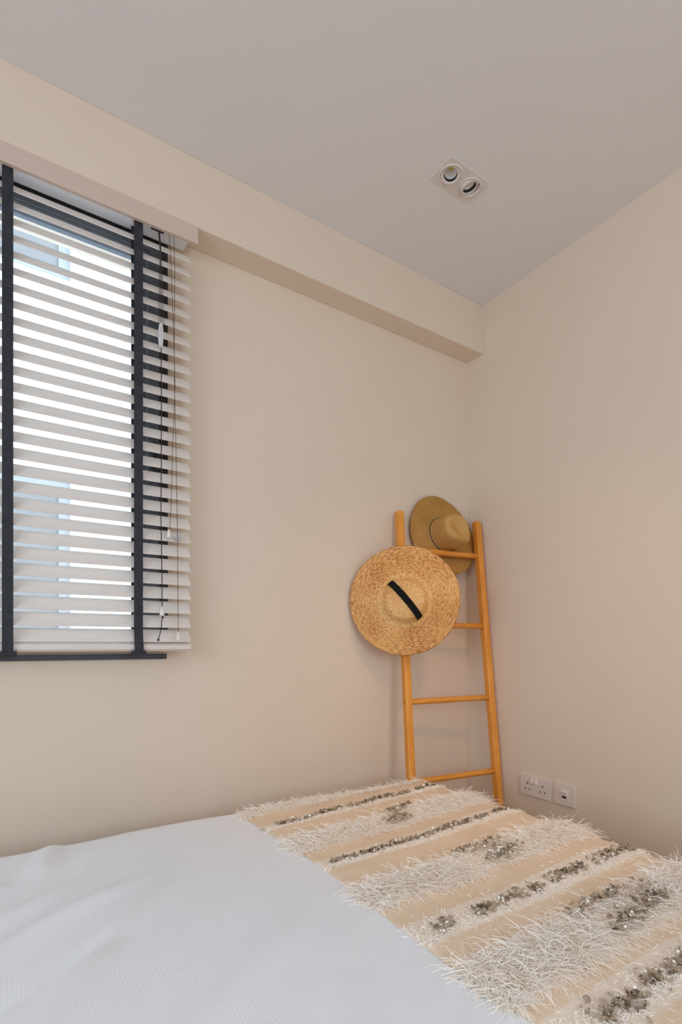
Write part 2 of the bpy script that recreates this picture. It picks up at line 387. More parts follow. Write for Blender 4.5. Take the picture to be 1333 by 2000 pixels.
def fold(s, lo, hi, r):
    """arc-length coordinate -> position, drop, tilt angle, across an edge at lo and at hi rounded with radius r"""
    s = np.asarray(s, float)
    def one(d):                               # d = arc length past the start of the rounding
        ang = np.clip(d / r, 0, PI / 2)
        past = np.clip(d - r * PI / 2, 0, None)
        return r * np.sin(ang), r * (1 - np.cos(ang)) + past, ang
    d1, d0 = np.clip(s - (hi - r), 0, None), np.clip((lo + r) - s, 0, None)
    p1, z1, a1 = one(d1); p0, z0, a0 = one(d0)
    pos = np.where(s > hi - r, hi - r + p1, np.where(s < lo + r, lo + r - p0, s))
    return pos, z1 + z0, a1 - a0
RIDGE = [((0.26, 1.24), (-0.18, 0.86), 0.010, 0.026), ((0.34, 1.17), (-0.10, 0.72), 0.008, 0.03), ((0.16, 1.30), (-0.25, 1.03), 0.007, 0.03),
         ((0.50, 0.95), (0.10, 0.56), 0.0045, 0.035), ((0.62, 0.86), (0.30, 0.48), 0.003, 0.035), ((0.05, 1.34), (-0.2, 1.2), 0.006, 0.03),
         ((0.33, 1.52), (0.17, 1.34), 0.004, 0.03), ((0.13, 1.55), (0.06, 1.40), 0.007, 0.03), ((0.22, 1.05), (-0.1, 0.8), -0.004, 0.02)]
def wrinkle(a, b):
    z = 0.004 * np.sin(5.1 * a + 2.0 * b + 0.5) * np.sin(4.3 * b - 1.7 * a) + 0.002 * np.sin(11 * a - 6 * b)
    for (p, q, h, w) in RIDGE:
        p, q = np.array(p), np.array(q); d = q - p; L = np.hypot(*d); d = d / L
        t = (a - p[0]) * d[0] + (b - p[1]) * d[1]; n = (a - p[0]) * -d[1] + (b - p[1]) * d[0]
        n = n + 0.02 * np.sin(t * 9 + p[0] * 20)
        tt = t / L
        env = 1 / (1 + np.exp(-(tt - 0.12) / 0.07)) * 1 / (1 + np.exp((tt - 1.15) / 0.12))
        z = z + 2.1 * h * env * np.exp(-(n / w) ** 2)
    return z
def surf(a, b, off=0.0):
    a = np.asarray(a, float); b = np.asarray(b, float)
    x, dx, ax = fold(a, EXL, EXH, 0.045)
    y, dy, ay = fold(b, EYL, eyh(a), 0.05)
    z = ZB - dx - dy + wrinkle(a, b) * np.cos(ax) * np.cos(ay)
    nx, ny, nz = np.sin(ax), np.sin(ay) * np.cos(ax), np.cos(ax) * np.cos(ay)
    l = np.sqrt(nx ** 2 + ny ** 2 + nz ** 2) + 1e-9
    off = np.asarray(off, float)
    return np.stack([x + off * nx / l, y + off * ny / l, z + off * nz / l], -1)
def grid_faces(nu, nv, flip=False):
    i, j = np.meshgrid(np.arange(nu - 1), np.arange(nv - 1), indexing='ij')
    k = (i * nv + j).ravel()
    q = np.stack([k, k + nv, k + nv + 1, k + 1], -1)
    return q[:, ::-1] if flip else q
def cloth(name, A, B, fn, th, material, parent=None, uvfn=None):
    """closed slab: upper sheet and lower sheet th below, joined at the rim"""
    AA, BB = np.meshgrid(A, B, indexing='ij'); nu, nv = AA.shape
    top = fn(AA, BB, th).reshape(-1, 3); bot = fn(AA, BB, 0.0).reshape(-1, 3); N = nu * nv
    F = [tuple(f) for f in grid_faces(nu, nv)] + [tuple(f + N) for f in grid_faces(nu, nv, True)]
    rim = [i * nv for i in range(nu)] + [(nu - 1) * nv + j for j in range(1, nv)] + [i * nv + nv - 1 for i in range(nu - 2, -1, -1)] + [j for j in range(nv - 2, 0, -1)]
    for k in range(len(rim)):
        p, q = rim[k], rim[(k + 1) % len(rim)]
        F.append((p, p + N, q + N, q))
    UV = np.stack([AA.ravel(), BB.ravel()], -1)
    return mesh(name, np.vstack([top, bot]), F, material, parent, smooth=True, uv=np.vstack([UV, UV]))
A = np.concatenate([np.linspace(EXL - .12, -0.25, 20), np.linspace(-.25, 1.2, 170)[1:], np.linspace(1.2, EXH + .14, 34)[1:]])
B = np.concatenate([np.linspace(EYL - .12, 0.3, 20), np.linspace(0.3, 1.48, 150)[1:], np.linspace(1.48, 1.68, 30)[1:]])
spread = cloth('bedspread', A, B, surf, 0.006, M['spread'])
tag(spread, 'white crinkled cotton bedspread smoothed over the bed', 'bedspread')

# ---------------------------------------------------------------- sequinned wedding blanket
blk = thing('tasselled_blanket', (1.0, 0.8, ZB), 'cream woven blanket with shaggy fringe bands and rows of sequins across the bed foot', 'blanket')
SKB, SKV = [0.0, 0.80, 0.90, 1.04, 1.20, 1.35, 1.50], [0, 0, 0.012, 0.045, 0.065, 0.085, 0.03]
A0 = 0.622
def bsurf(a, b, off=0.0):
    """a along the stripes from the inner edge, b across; off above the bedspread"""
    a = np.asarray(a, float); b = np.asarray(b, float)
    b2 = b + np.interp(b, SKB, SKV) * np.clip(a - A0, 0, 0.8) + 0.004 * np.sin(9 * a + 3 * b)
    a2 = a + 0.006 * np.sin(7 * b) * np.clip((1.2 - a) / .5, 0, 1)
    puff = 0.0028 * (1 + np.sin(2 * PI * b / 0.165 + 1.0 + 1.5 * np.sin(4 * a))) + 0.0022 * np.sin(14 * a + 9 * b) ** 2
    return surf(a2, b2, np.asarray(off, float) + 0.0065 + puff * np.clip((a - A0) / 0.05, 0, 1))
cloth('woven_ground', np.linspace(A0, EXH + .22, 120), np.linspace(0.10, 1.53, 170), bsurf, 0.003, M['weave'], blk)

def strands(name, a, b, length, rad, lean, up, material, parent, wob=0.5, pts=5):
    """3-sided curling yarn ends rooted on the blanket: lean = (da, db) mean direction of fall"""
    n = len(a)
    root = bsurf(a, b, 0.002)
    dx = lean[0] + rng.normal(0, wob, n); dy = lean[1] + rng.normal(0, wob, n)
    h = np.hypot(dx, dy) + 1e-6; dx, dy = dx / h, dy / h
    el0 = np.clip(rng.normal(up, 0.28, n), 0.05, 0.85)
    t = np.linspace(0, 1, pts)
    pos = np.zeros((n, pts, 3)); pos[:, 0] = root
    ang = np.arctan2(dy, dx)
    bend = rng.normal(0.95, 0.4, n); swirl = rng.normal(0, 0.8, n)
    seg = length / (pts - 1)
    for k in range(1, pts):
        e = el0 - bend * (t[k] ** 1.3)
        aa = ang + swirl * t[k] + rng.normal(0, 0.3, n)
        pos[:, k, 0] = pos[:, k - 1, 0] + seg * np.cos(e) * np.cos(aa)
        pos[:, k, 1] = pos[:, k - 1, 1] + seg * np.cos(e) * np.sin(aa)
        pos[:, k, 2] = pos[:, k - 1, 2] + seg * np.sin(e)
    # nothing sinks into the bed
    flat = (pos[:, :, 0] < EXH - .02) & (pos[:, :, 1] < 1.50)
    floor_z = surf(pos[:, :, 0], np.minimum(pos[:, :, 1], 1.5), 0.0)[:, :, 2] + 0.006 + rad[:, None] + 0.004 * rng.random((n, pts))
    onb = flat & (pos[:, :, 0] > A0)
    floor_z = floor_z + np.where(onb, 0.006, 0.0)
    pos[:, 1:, 2] = np.where(flat[:, 1:], np.maximum(pos[:, 1:, 2], floor_z[:, 1:]), pos[:, 1:, 2])
    d = np.gradient(pos, axis=1); d /= np.linalg.norm(d, axis=2, keepdims=True) + 1e-9
    ref = np.array([0.31, 0.17, 0.93]); u = np.cross(d, ref); u /= np.linalg.norm(u, axis=2, keepdims=True) + 1e-9
    w = np.cross(d, u)
    taper = np.interp(t, [0, 0.6, 1], [1.0, 0.95, 0.35])
    V = np.zeros((n, pts, 3, 3))
    for s in range(3):
        c, sn = math.cos(2 * PI * s / 3), math.sin(2 * PI * s / 3)
        V[:, :, s] = pos + (rad[:, None] * taper[None])[:, :, None] * (u * c + w * sn)
    V = V.reshape(-1, 3)
    base = (np.arange(n) * pts * 3)[:, None, None]
    k = np.arange(pts - 1)[None, :, None] * 3; s = np.arange(3)[None, None, :]; s2 = (s + 1) % 3
    Q = np.stack([base + k + s, base + k + s2, base + k + 3 + s2, base + k + 3 + s], -1).reshape(-1, 4)
    me = bpy.data.meshes.new(name)
    V = V - np.array(org(parent))
    me.vertices.add(len(V)); me.vertices.foreach_set('co', V.ravel())
    me.loops.add(Q.size); me.loops.foreach_set('vertex_index', Q.ravel().astype(np.int32))
    me.polygons.add(len(Q)); me.polygons.foreach_set('loop_start', np.arange(0, Q.size, 4, dtype=np.int32))
    me.polygons.foreach_set('use_smooth', np.zeros(len(Q), bool))
    me.materials.append(material); me.update(calc_edges=True)
    o = link(name, me, parent); o['kind'] = 'stuff'
    return o

# shaggy bands: (centre, half width, strands, gap for sequins (a0, a1) or None)
BANDS = [(1.495, 0.030, 4200, None, 0.034), (1.185, 0.050, 5600, (0.93, 1.10), 0.044), (0.865, 0.050, 6600, (0.90, 1.07), 0.048), (0.545, 0.052, 7600, (0.88, 1.10), 0.052), (0.225, 0.05, 1500, None, 0.05)]
for c, h, n, gap, ln in BANDS:
    n_rows = max(5, int(h * 2 / 0.011))
    a = rng.uniform(A0 - 0.004, EXH + 0.02, n)
    b = c - h + 2 * h * (rng.integers(0, n_rows, n) + rng.normal(0.5, 0.16, n)) / n_rows
    if gap:
        mid = (gap[0] + gap[1]) / 2; hw = (gap[1] - gap[0]) / 2
        keep = (np.abs(a - mid) > hw + rng.normal(0, .015, n)) | (rng.random(n) < 0.38)
        a, b = a[keep], b[keep]
    n = len(a)
    ends = np.where(a < A0 + 0.03, 1, 0)
    strands('shaggy_fringe', a, b, rng.normal(ln, ln * 0.2, n).clip(0.015, 0.08), rng.uniform(0.0005, 0.00095, n),
            (-0.30, -0.60), 0.40, M['yarn'], blk, wob=0.8)
ROWS = [1.345, 1.035, 0.695, 0.400]
for c in ROWS:
    n = 2600 if c < 0.9 else 1700
    a = rng.uniform(A0 - .004, EXH + .02, n); b = c - 0.016 + rng.normal(0, 0.005, n)
    if c < 0.9:
        m2 = rng.random(n) < 0.55
        b = np.where(m2, c + rng.normal(0, 0.022, n), b)
    strands('tuft_row', a, b, rng.normal(0.013, 0.003, n).clip(0.006, 0.03), rng.uniform(0.0006, 0.001, n), (-0.2, -0.6), 0.6, M['fuzz'], blk, wob=0.8, pts=4)

# sequins
def sequin_mesh(r=0.0052):
    k = 10; V, F = [], []
    for rr, z in ((0.0009, -0.0006), (r * 0.72, -0.0002), (r, 0.0004)):
        V += [(rr * math.cos(2 * PI * i / k), rr * math.sin(2 * PI * i / k), z) for i in range(k)]
    for j in range(2):
        F += [(j * k + i, j * k + (i + 1) % k, (j + 1) * k + (i + 1) % k, (j + 1) * k + i) for i in range(k)]
    return V, F
SV, SF = sequin_mesh()
SVn = np.array(SV)
seqs = []                                      # (row, position, rotation)
def add_sequins(row, a, b, up=0.0):
    n = len(a)
    P = bsurf(a, b, 0.004 + up + rng.random(n) * 0.007)
    for p in P:
        R = Matrix.Rotation(rng.uniform(0, 2 * PI), 3, 'Z') @ Matrix.Rotation(abs(rng.normal(0.75, 0.4)), 3, 'X')
        seqs.append((row, p, R))
def runs(row, c, spans, per_m, spread):
    for s0, s1 in spans:
        n = int((s1 - s0) * per_m)
        a = np.sort(rng.uniform(s0, s1, n)); b = c + rng.normal(0, spread, n) + 0.004 * np.sin(a * 31)
        add_sequins(row, a, b)
runs(0, 1.348, [(0.66, 0.80), (0.81, 1.20), (1.23, 1.33)], 420, 0.005)
add_sequins(0, np.array([0.612, 0.617, 0.635]), np.array([1.352, 1.345, 1.35]), -0.002)
runs(1, 1.038, [(0.645, 0.70), (0.70, 1.15), (1.17, 1.22), (1.25, 1.34)], 430, 0.006)
runs(2, 0.697, [(0.665, 0.715), (0.765, 0.96), (0.99, 1.125), (1.15, 1.33)], 520, 0.009)
runs(3, 0.402, [(0.68, 0.80), (0.815, 1.0), (1.04, 1.3)], 560, 0.012)
def zigzag(row, c, top, bot, hb, n):
    """two ragged runs at the edges of a shaggy band, joined by loose sequins between them"""
    a = rng.uniform(top[0], top[1], n); add_sequins(row, a, c + hb * 0.85 + 0.10 * hb * np.sin(a * 60) + rng.normal(0, .006, n), 0.010)
    a = rng.uniform(bot[0], bot[1], int(n * 1.5)); add_sequins(row, a, c - hb * 0.75 + (a - bot[0]) * 0.12 + rng.normal(0, .008, len(a)), 0.010)
    m = int(n * 0.7); k = rng.random(m)
    add_sequins(row, bot[1] - 0.02 - (bot[1] - top[0]) * k ** 1.6 * .6 + rng.normal(0, .015, m), c + hb * rng.uniform(-.7, .8, m), 0.012)
zigzag(4, 1.19, (0.98, 1.10), (0.92, 1.02), 0.046, 36)
zigzag(5, 0.865, (0.90, 1.06), (0.95, 1.08), 0.050, 46)
zigzag(6, 0.545, (0.89, 1.07), (0.90, 1.13), 0.052, 74)
order = sorted(range(len(seqs)), key=lambda i: (seqs[i][1][0]) ** 2 + (seqs[i][1][1]) ** 2 + (0 if (seqs[i][1][1] < .95 and seqs[i][1][0] < 1.3) else 9))
vis = [i for i in order if seqs[i][1][1] > 0.36 or True]
def in_frame(p):
    x, y = p[0], p[1]; t = .5469 * x + .8372 * y; u = (.8372 * x - .5469 * y) / t
    v = 1258 + 1018 * (CZ - p[2]) / t
    return abs(u * 1018) < 690 and v < 2010
near = [i for i in order if in_frame(seqs[i][1])][:300]
ns = set(near)
sq_me = bpy.data.meshes.new('sequin'); sq_me.from_pydata(SV, [], SF); sq_me.materials.append(M['sequin'])
sq_me.polygons.foreach_set('use_smooth', [True] * len(SF)); sq_me.update()
o3 = org(blk)
for i in near:
    _, p, R = seqs[i]
    o = bpy.data.objects.new('sequin', sq_me); COL.objects.link(o); o.parent = blk
    o.location = Vector(p) - o3; o.rotation_euler = R.to_euler()
V, F = [], []
for i, (_, p, R) in enumerate(seqs):
    if i in ns: continue
    k = len(V) * len(SV)
    V.append(SVn @ np.array(R).T + p); F += [tuple(v + k for v in f) for f in SF]
if V:
    o = mesh('sequin_scatter', np.vstack(V), F, M['sequin'], blk, smooth=True); o['kind'] = 'stuff'

# ---------------------------------------------------------------- ladder in the corner
def at_h(p, q, z):                             # point on the line p..q at height z
    p, q = Vector(p), Vector(q); return p + (q - p) * ((z - p.z) / (q.z - p.z))
LL = ((1.366, 1.580, 0.57), (1.394, 1.677, 1.515))
LR = ((1.806, 1.528, 0.57), (1.810, 1.628, 1.515))
LT = 1.675
ladder = thing('ladder', (1.59, 1.53, 0), 'honey coloured wooden ladder leaning in the corner beside the bed', 'ladder')
du = (Vector(LR[0]) - Vector(LL[0])); du.z = 0; du.normalize()
def rail(P, m):
    p0, p1 = at_h(*P, 0.0), at_h(*P, LT)
    d = (p1 - p0).normalized(); u = (du - d * du.dot(d)).normalized(); w = d.cross(u)
    hw, hd, r = 0.0150, 0.0155, 0.0045
    sec = []
    for cx, cy, a0 in ((1, 1, 0), (-1, 1, PI / 2), (-1, -1, PI), (1, -1, 1.5 * PI)):
        for k in range(5):
            a = a0 + k * PI / 8
            sec.append((cx * (hw - r) + r * math.cos(a), cy * (hd - r) + r * math.sin(a)))
    V, F = [], []; n = len(sec)
    L = (p1 - p0).length
    for s, sc in ((0, .85), (0.004, 1), (L * .33, 1), (L * .66, 1), (L - .005, 1), (L, .8)):
        V += [tuple(p0 + d * s + u * (x * sc) + w * (y * sc)) for x, y in sec]
    for j in range(5): F += [(j * n + k, j * n + (k + 1) % n, (j + 1) * n + (k + 1) % n, (j + 1) * n + k) for k in range(n)]
    F += [tuple(range(n))[::-1], tuple(range(5 * n, 6 * n))]
    return mesh('rail', V, F, m, ladder, smooth=True)
for P in (LL, LR): rail(P, M['ladder'])
for z in (0.255, 0.57, 0.886, 1.20, 1.515):
    a, b = at_h(*LL, z), at_h(*LR, z)
    d = (b - a).normalized()
    tube('rung', [a - d * .004, a + d * .1, a + (b - a) * .5, b - d * .1, b + d * .004], [.0122, .0122, .0124, .0122, .0122], M['rung'], ladder, 14)
for z in (0.57, 0.886, 1.2):                    # dowel pegs on the outer side of the near rail
    a = at_h(*LL, z)
    tube('dowel_peg', [a - du * .0155, a - du * .0142], .003, M['leather'], ladder, 10)

# ---------------------------------------------------------------- straw hats
def braid(profile, row, amp):
    """resample a profile at the braid rows and give every row a rounded step"""
    P = [Vector((r, z)) for r, z in profile]
    L = [0]
    for i in range(1, len(P)): L.append(L[-1] + (P[i] - P[i - 1]).length)
    n = max(1, round(L[-1] / row)); out = []
    for j in range(n):
        for f, off in ((0.02, 0.0), (0.35, 1.0), (0.75, 0.85), (0.97, 0.35)):
            s = (j + f) / n * L[-1]
            i = max(k for k in range(len(L)) if L[k] <= s + 1e-9); i = min(i, len(P) - 2)
            t = (s - L[i]) / max(1e-9, L[i + 1] - L[i]); p = P[i].lerp(P[i + 1], t)
            d = (P[i + 1] - P[i]).normalized(); nrm = Vector((d.y, -d.x)) * -1
            p = p + nrm * (amp * off)
            out.append((p.x, p.y))
    out.append(tuple(P[-1]))
    return out
def arc(cx, cz, r, a0, a1, n):
    return [(cx + r * math.cos(a0 + (a1 - a0) * k / n), cz + r * math.sin(a0 + (a1 - a0) * k / n)) for k in range(n + 1)]

# wide boater-like hat on the near rail
hc = Vector((1.326, 1.571, 1.291)); R1 = 0.2165
n1 = Vector((-0.615, -0.785, -0.03))
T1 = frame_from(n1, (0, 0, 1), hc)
hat = thing('straw_sun_hat', tuple(hc), 'wide round golden straw sun hat with a black ribbon, hung on the ladder', 'hat', 'straw hats on the ladder')
def warp1(r, a, z):
    k = max(0, (r - 0.11) / 0.1)
    return (r * math.cos(a), r * math.sin(a), z + k * (0.006 * math.sin(2 * a + 0.6) + 0.003 * math.sin(5 * a)))
rc = 0.092
def up1(prof): return braid(prof, 0.0062, 0.0016)
brim_p = [(rc + .012, 0.0005), (0.13, -0.003), (0.17, -0.007), (R1 - .002, -0.011)]
top = up1(brim_p); under = [(r, z - 0.0028) for r, z in reversed(brim_p)]
revolve('brim', top + [(R1, -.0125)] + under, M['straw'], hat, 160, T1, warp1)
crown_p = [(0.0008, 0.038), (0.03, 0.0375), (0.055, 0.0355)] + arc(0.062, 0.016, 0.0185, PI * 0.42, 0.35, 6) + [(0.0835, 0.0165), (0.088, 0.0105), (0.093, 0.0060), (rc + .008, 0.003), (rc + .016, 0.001)]
revolve('crown', [(r, z) for r, z in braid(crown_p, 0.0062, 0.0009)], M['straw_crown'], hat, 128, T1)
# ribbon across the crown, in the hat's own plane: from upper left to lower right
def ribbon_strip(name, path, half, side, material, parent, T=None, th=0.0008):
    V, F = [], []
    for p, nrm in path:
        p, nrm = Vector(p), Vector(nrm).normalized(); s = Vector(side)
        for q in (p - s * half, p + s * half, p + s * half + nrm * th, p - s * half + nrm * th): V.append(tuple(T @ q) if T else tuple(q))
    for i in range(len(path) - 1):
        for k in range(4): F.append((i * 4 + k, i * 4 + (k + 1) % 4, i * 4 + 4 + (k + 1) % 4, i * 4 + 4 + k))
    F += [(3, 2, 1, 0), tuple(range(len(path) * 4 - 4, len(path) * 4))]
    return mesh(name, V, F, material, parent, smooth=False)
rd = Vector((0.64, -0.768, 0)); rs = Vector((0.768, 0.64, 0))
path = []
for s, z in ((-0.0915, 0.012), (-0.086, 0.020), (-0.079, 0.0295), (-0.07, 0.0365), (-0.05, 0.0395), (-0.02, 0.0405), (0.02, 0.0405), (0.05, 0.0395), (0.07, 0.0365), (0.079, 0.0295), (0.086, 0.020), (0.0915, 0.012)):
    c = rd * s + rs * (0.005 * (1 - (s / 0.09) ** 2))
    nn = Vector((0, 0, 1)) if abs(s) < 0.07 else (rd * (1 if s > 0 else -1) + Vector((0, 0, .6)))
    path.append((c + Vector((0, 0, z)), nn))
ribbon_strip('ribbon', path, 0.0128, rs, M['ribbon'], hat, T1)
# the strap behind it, looped over the top rung, carries the hat
rg = at_h(*LL, 1.515) + du * 0.06
back = T1 @ Vector((0.0, 0.10, -0.006))
pp = [back, back.lerp(rg, .5) + Vector((0, 0, .01)), rg + Vector((0, -.016, -.004)), rg + Vector((0, -.008, .0145)), rg + Vector((0, .010, .0125)), rg + Vector((0, .016, -.004)), back.lerp(rg, .45) + Vector((0, .01, -.02)), T1 @ Vector((0.0, 0.085, -0.004))]
tube('hanging_strap', pp, 0.0025, M['ribbon'], hat, 8)

# brown pinched-crown hat tucked behind the top rung
h2 = Vector((1.650, 1.690, 1.603))
n2 = Vector((-0.10, -0.98, 0.08))
T2 = frame_from(n2, (0, 0, 1), h2) @ Matrix.Rotation(math.radians(-42), 4, 'Z')
hat2 = thing('straw_fedora', tuple(h2), 'brown finely woven straw hat with a dented crown, tucked behind the top ladder rung', 'hat', 'straw hats on the ladder')
ax, ay = 1.07, 0.92                             # oval, long along local x (towards lower right)
def warp2(r, a, z):
    k = max(0.0, (r - 0.10) / 0.08)
    return (r * math.cos(a) * ax, r * math.sin(a) * ay, z + k ** 1.5 * (0.010 * math.cos(2 * a) + 0.0))
b2 = [(0.078, 0.0), (0.12, 0.0), (0.15, -0.001), (0.175, -0.002)]
t2 = braid(b2, 0.0048, 0.0007)
revolve('brim', t2 + [(0.1765, -.003)] + [(r, z - .0025) for r, z in reversed(b2)], M['seagrass'], hat2, 144, T2, warp2)
def crown_warp(r, a, z):
    x, y = r * math.cos(a) * 1.0, r * math.sin(a) * 0.86
    top = max(0.0, min(1.0, (z - 0.065) / 0.045))
    dent = 0.030 * math.exp(-((y) / 0.024) ** 2) * math.exp(-((x - 0.012) / 0.055) ** 2) * top
    pinch = 0.016 * math.exp(-((x - 0.045) / 0.03) ** 2) * top * (1 if y > 0 else -1) * min(1, abs(y) / 0.03)
    return (x, y - pinch, z - dent + 0.006 * top * math.cos(a))
c2 = [(0.0008, 0.118), (0.02, 0.1175), (0.042, 0.115)] + arc(0.050, 0.093, 0.0225, PI * 0.46, 0.1, 7) + [(0.0765, 0.062), (0.0795, 0.032), (0.0815, 0.012), (0.084, 0.003), (0.089, 0.0005)]
revolve('crown', braid(c2, 0.0048, 0.0006), M['seagrass_crown'], hat2, 112, T2, crown_warp)
V, F = [], []
revolve('hat_band', [(0.0835, 0.004), (0.0835, 0.0075), (0.0850, 0.0085), (0.0862, 0.0065), (0.0858, 0.0035), (0.0845, 0.003)], M['leather'], hat2, 80, T2,
        lambda r, a, z: (r * math.cos(a) * 1.0, r * math.sin(a) * 0.86, z))

# ---------------------------------------------------------------- venetian blind
BX0, BX1, SY = -0.47, 0.506, 1.662
blind = thing('venetian_blind', ((BX0 + BX1) / 2, SY, CZ - .02), 'cream wooden venetian blind with black ladder tapes over the window', 'blind')
box('valance', BX0 - .02, BX1 + .018, 1.627, 1.639, CZ + 1.265, BZ - .001, M['valance'], blind, bevel=.0015)
box('headrail', BX0, BX1 - .006, 1.642, 1.70, CZ + 1.278, BZ - .002, M['headrail'], blind, bevel=.002)
TILT = math.radians(50)
def slat_mesh(L, w=0.05, th=0.0028):
    k = 6; sec = []
    for s in (1, -1):
        for i in range(k + 1):
            t = (i / k - .5) * s
            sec.append((t * w, s * th / 2 * (1 - 0.35 * (abs(t) * 2) ** 6)))
    n = len(sec)
    V = [(x, y, z) for x in (-L / 2, L / 2) for y, z in sec]
    F = [(i, (i + 1) % n, n + (i + 1) % n, n + i) for i in range(n)] + [tuple(range(n))[::-1], tuple(range(n, 2 * n))]
    me = bpy.data.meshes.new('slat'); me.from_pydata(V, [], F); me.materials.append(M['slat']); me.update()
    return me
sm = slat_mesh(BX1 - BX0)
PITCH = 0.0446; NS = 28; Z0 = CZ + 0.0255
zs = []
for i in range(NS):
    z = Z0 + i * PITCH
    if z > CZ + 1.262: break
    zs.append(z)
    o = bpy.data.objects.new('slat', sm); COL.objects.link(o); o.parent = blind
    o.location = Vector(((BX0 + BX1) / 2, SY, z)) - org(blind)
    o.rotation_euler = (TILT + random.uniform(-.012, .012), random.uniform(-.0006, .0006), 0)
rx = Matrix.Translation((0, SY, CZ + .0)) @ Matrix.Rotation(math.radians(24), 4, 'X')
box('bottom_rail', BX0, BX1, -.025, .025, -.008, .006, M['slat'], blind, bevel=.002, xf=rx)
box('bottom_rail_strip', BX0, BX1, -.0245, .0245, -.0125, -.0085, M['valance'], blind, xf=rx)
FYT, BYT = SY - .0205, SY + .0205
for tx in (0.347, 0.016, -0.315):
    w = 0.0128
    # front tape: bulges a little at every slat; hem folded under the bottom rail
    V, F = [], []
    pts = [(FYT - .0005 + 0.0012 * math.sin(i * 2.1) - (.008 if i < 1 else .004 if i < 2 else 0), CZ - .004 + 1.285 * i / 58) for i in range(59)]
    hem = [(SY - .010, CZ - .0250), (SY - .030, CZ - .0250), (SY - .0310, CZ - .012)]
    pts = hem + pts
    for y, z in pts: V += [(tx - w, y, z), (tx + w, y, z), (tx + w, y + .0007, z), (tx - w, y + .0007, z)]
    for i in range(len(pts) - 1):
        for k in range(4): F.append((i * 4 + k, i * 4 + (k + 1) % 4, i * 4 + 4 + (k + 1) % 4, i * 4 + 4 + k))
    t = mesh('ladder_tape', V, F, M['tape'], blind)
    box('tape_hem', tx - w - .006, tx + w + .008, SY - .033, SY - .006, CZ - .031, CZ - .020, M['tape'], t, bevel=.003)
    box('back_tape', tx - w, tx + w, BYT, BYT + .0007, CZ - .005, CZ + 1.278, M['tape'], t)
    V, F = [], []
    for z in zs:                                 # cross straps that carry the slats
        k = len(V); dz = .0195
        V += [(tx - .004, FYT, z - dz - .004), (tx + .004, FYT, z - dz - .004), (tx + .004, BYT, z + dz - .004), (tx - .004, BYT, z + dz - .004)]
        F.append((k, k + 1, k + 2, k + 3))
    mesh('cross_strap', V, F, M['tape'], t)
    box('tape_guide', tx - .019, tx + .019, SY - .026, SY + .012, CZ + 1.274, CZ + 1.279, M['white_plastic'], blind)
# lift cords
CY = 1.630
cx = 0.409
cordset = [(-.0055, .0), (-.0015, -.003), (.0035, .0), (.008, -.002)]
for k, (dx, dy) in enumerate(cordset):
    tube('lift_cord', [(cx - .004 + k * .0015, CY + .016, CZ + 1.279), (cx + dx * .2, CY + dy + .004, CZ + 1.20), (cx + dx, CY + dy, CZ + 1.04), (cx + dx * 1.15, CY + dy, CZ + .975), (cx + dx * .6 - .001, CY + dy, CZ + .955)], .0008, M['cord'], blind, 6)
box('cord_slot', cx - .022, cx + .016, 1.640, 1.662, CZ + 1.2765, CZ + 1.2785, M['cord'], blind)
cond = [(0.003, 0.978), (0.0062, 0.972), (0.0074, 0.955), (0.0078, 0.935), (0.0066, 0.915), (0.004, 0.905)]
co = revolve('cord_connector', [(r, CZ + z) for r, z in cond] + [(0.0015, CZ + .903)], M['clear_plastic'], blind, 20, Matrix.Translation((cx + .0005, CY, 0)))
revolve('connector_core', [(0.0003, CZ + .962), (.003, CZ + .960), (.0035, CZ + .943), (.003, CZ + .918), (.0003, CZ + .915)], M['gasket'], co, 12, Matrix.Translation((cx + .0005, CY - .001, 0)))
main = [(cx + .0015, CY, CZ + .91), (cx + .002, CY, CZ + .75), (cx + .002, CY + .001, CZ + .55), (cx + .001, CY + .001, CZ + .40), (cx + .004, CY + .001, CZ + .20), (cx + .004, CY, CZ + .112)]
tube('pull_cord', main, .0015, M['cord'], blind, 8)
def tassel(x, y, z1, h=.028):
    prof = [(.0005, z1), (.0035, z1), (.0042, z1 - h * .3), (.0072, z1 - h * .68), (.0070, z1 - h * .88), (.0056, z1 - h), (.0005, z1 - h)]
    revolve('cord_tassel', prof, M['white_plastic'], blind, 18, Matrix.Translation((x, y, 0)))
tassel(cx + .004, CY, CZ + .114)
tl = [(cx + .005, CY, CZ + .088), (cx + .006, CY - .001, CZ + .082), (cx + .003, CY - .001, CZ + .074), (cx + .0015, CY - .002, CZ + .05), (cx - .003, CY - .003, CZ + .03), (cx - .008, CY - .004, CZ + .013)]
tube('cord_tail', tl, [.0014, .0015, .0014, .0014, .0014, .0014], M['cord'], blind, 8)
for q, r in ((tl[1], .0036), (tl[-1], .0040)):
    V, F = [], []
    tube('cord_knot', [Vector(q) + Vector((-.003, 0, .001)), Vector(q) + Vector((-.0015, 0, .0005)), Vector(q) + Vector((.0015, 0, -.001)), Vector(q) + Vector((.003, 0, -.0015))], [r * .5, r, r * .95, r * .45], M['cord'], blind, 8)
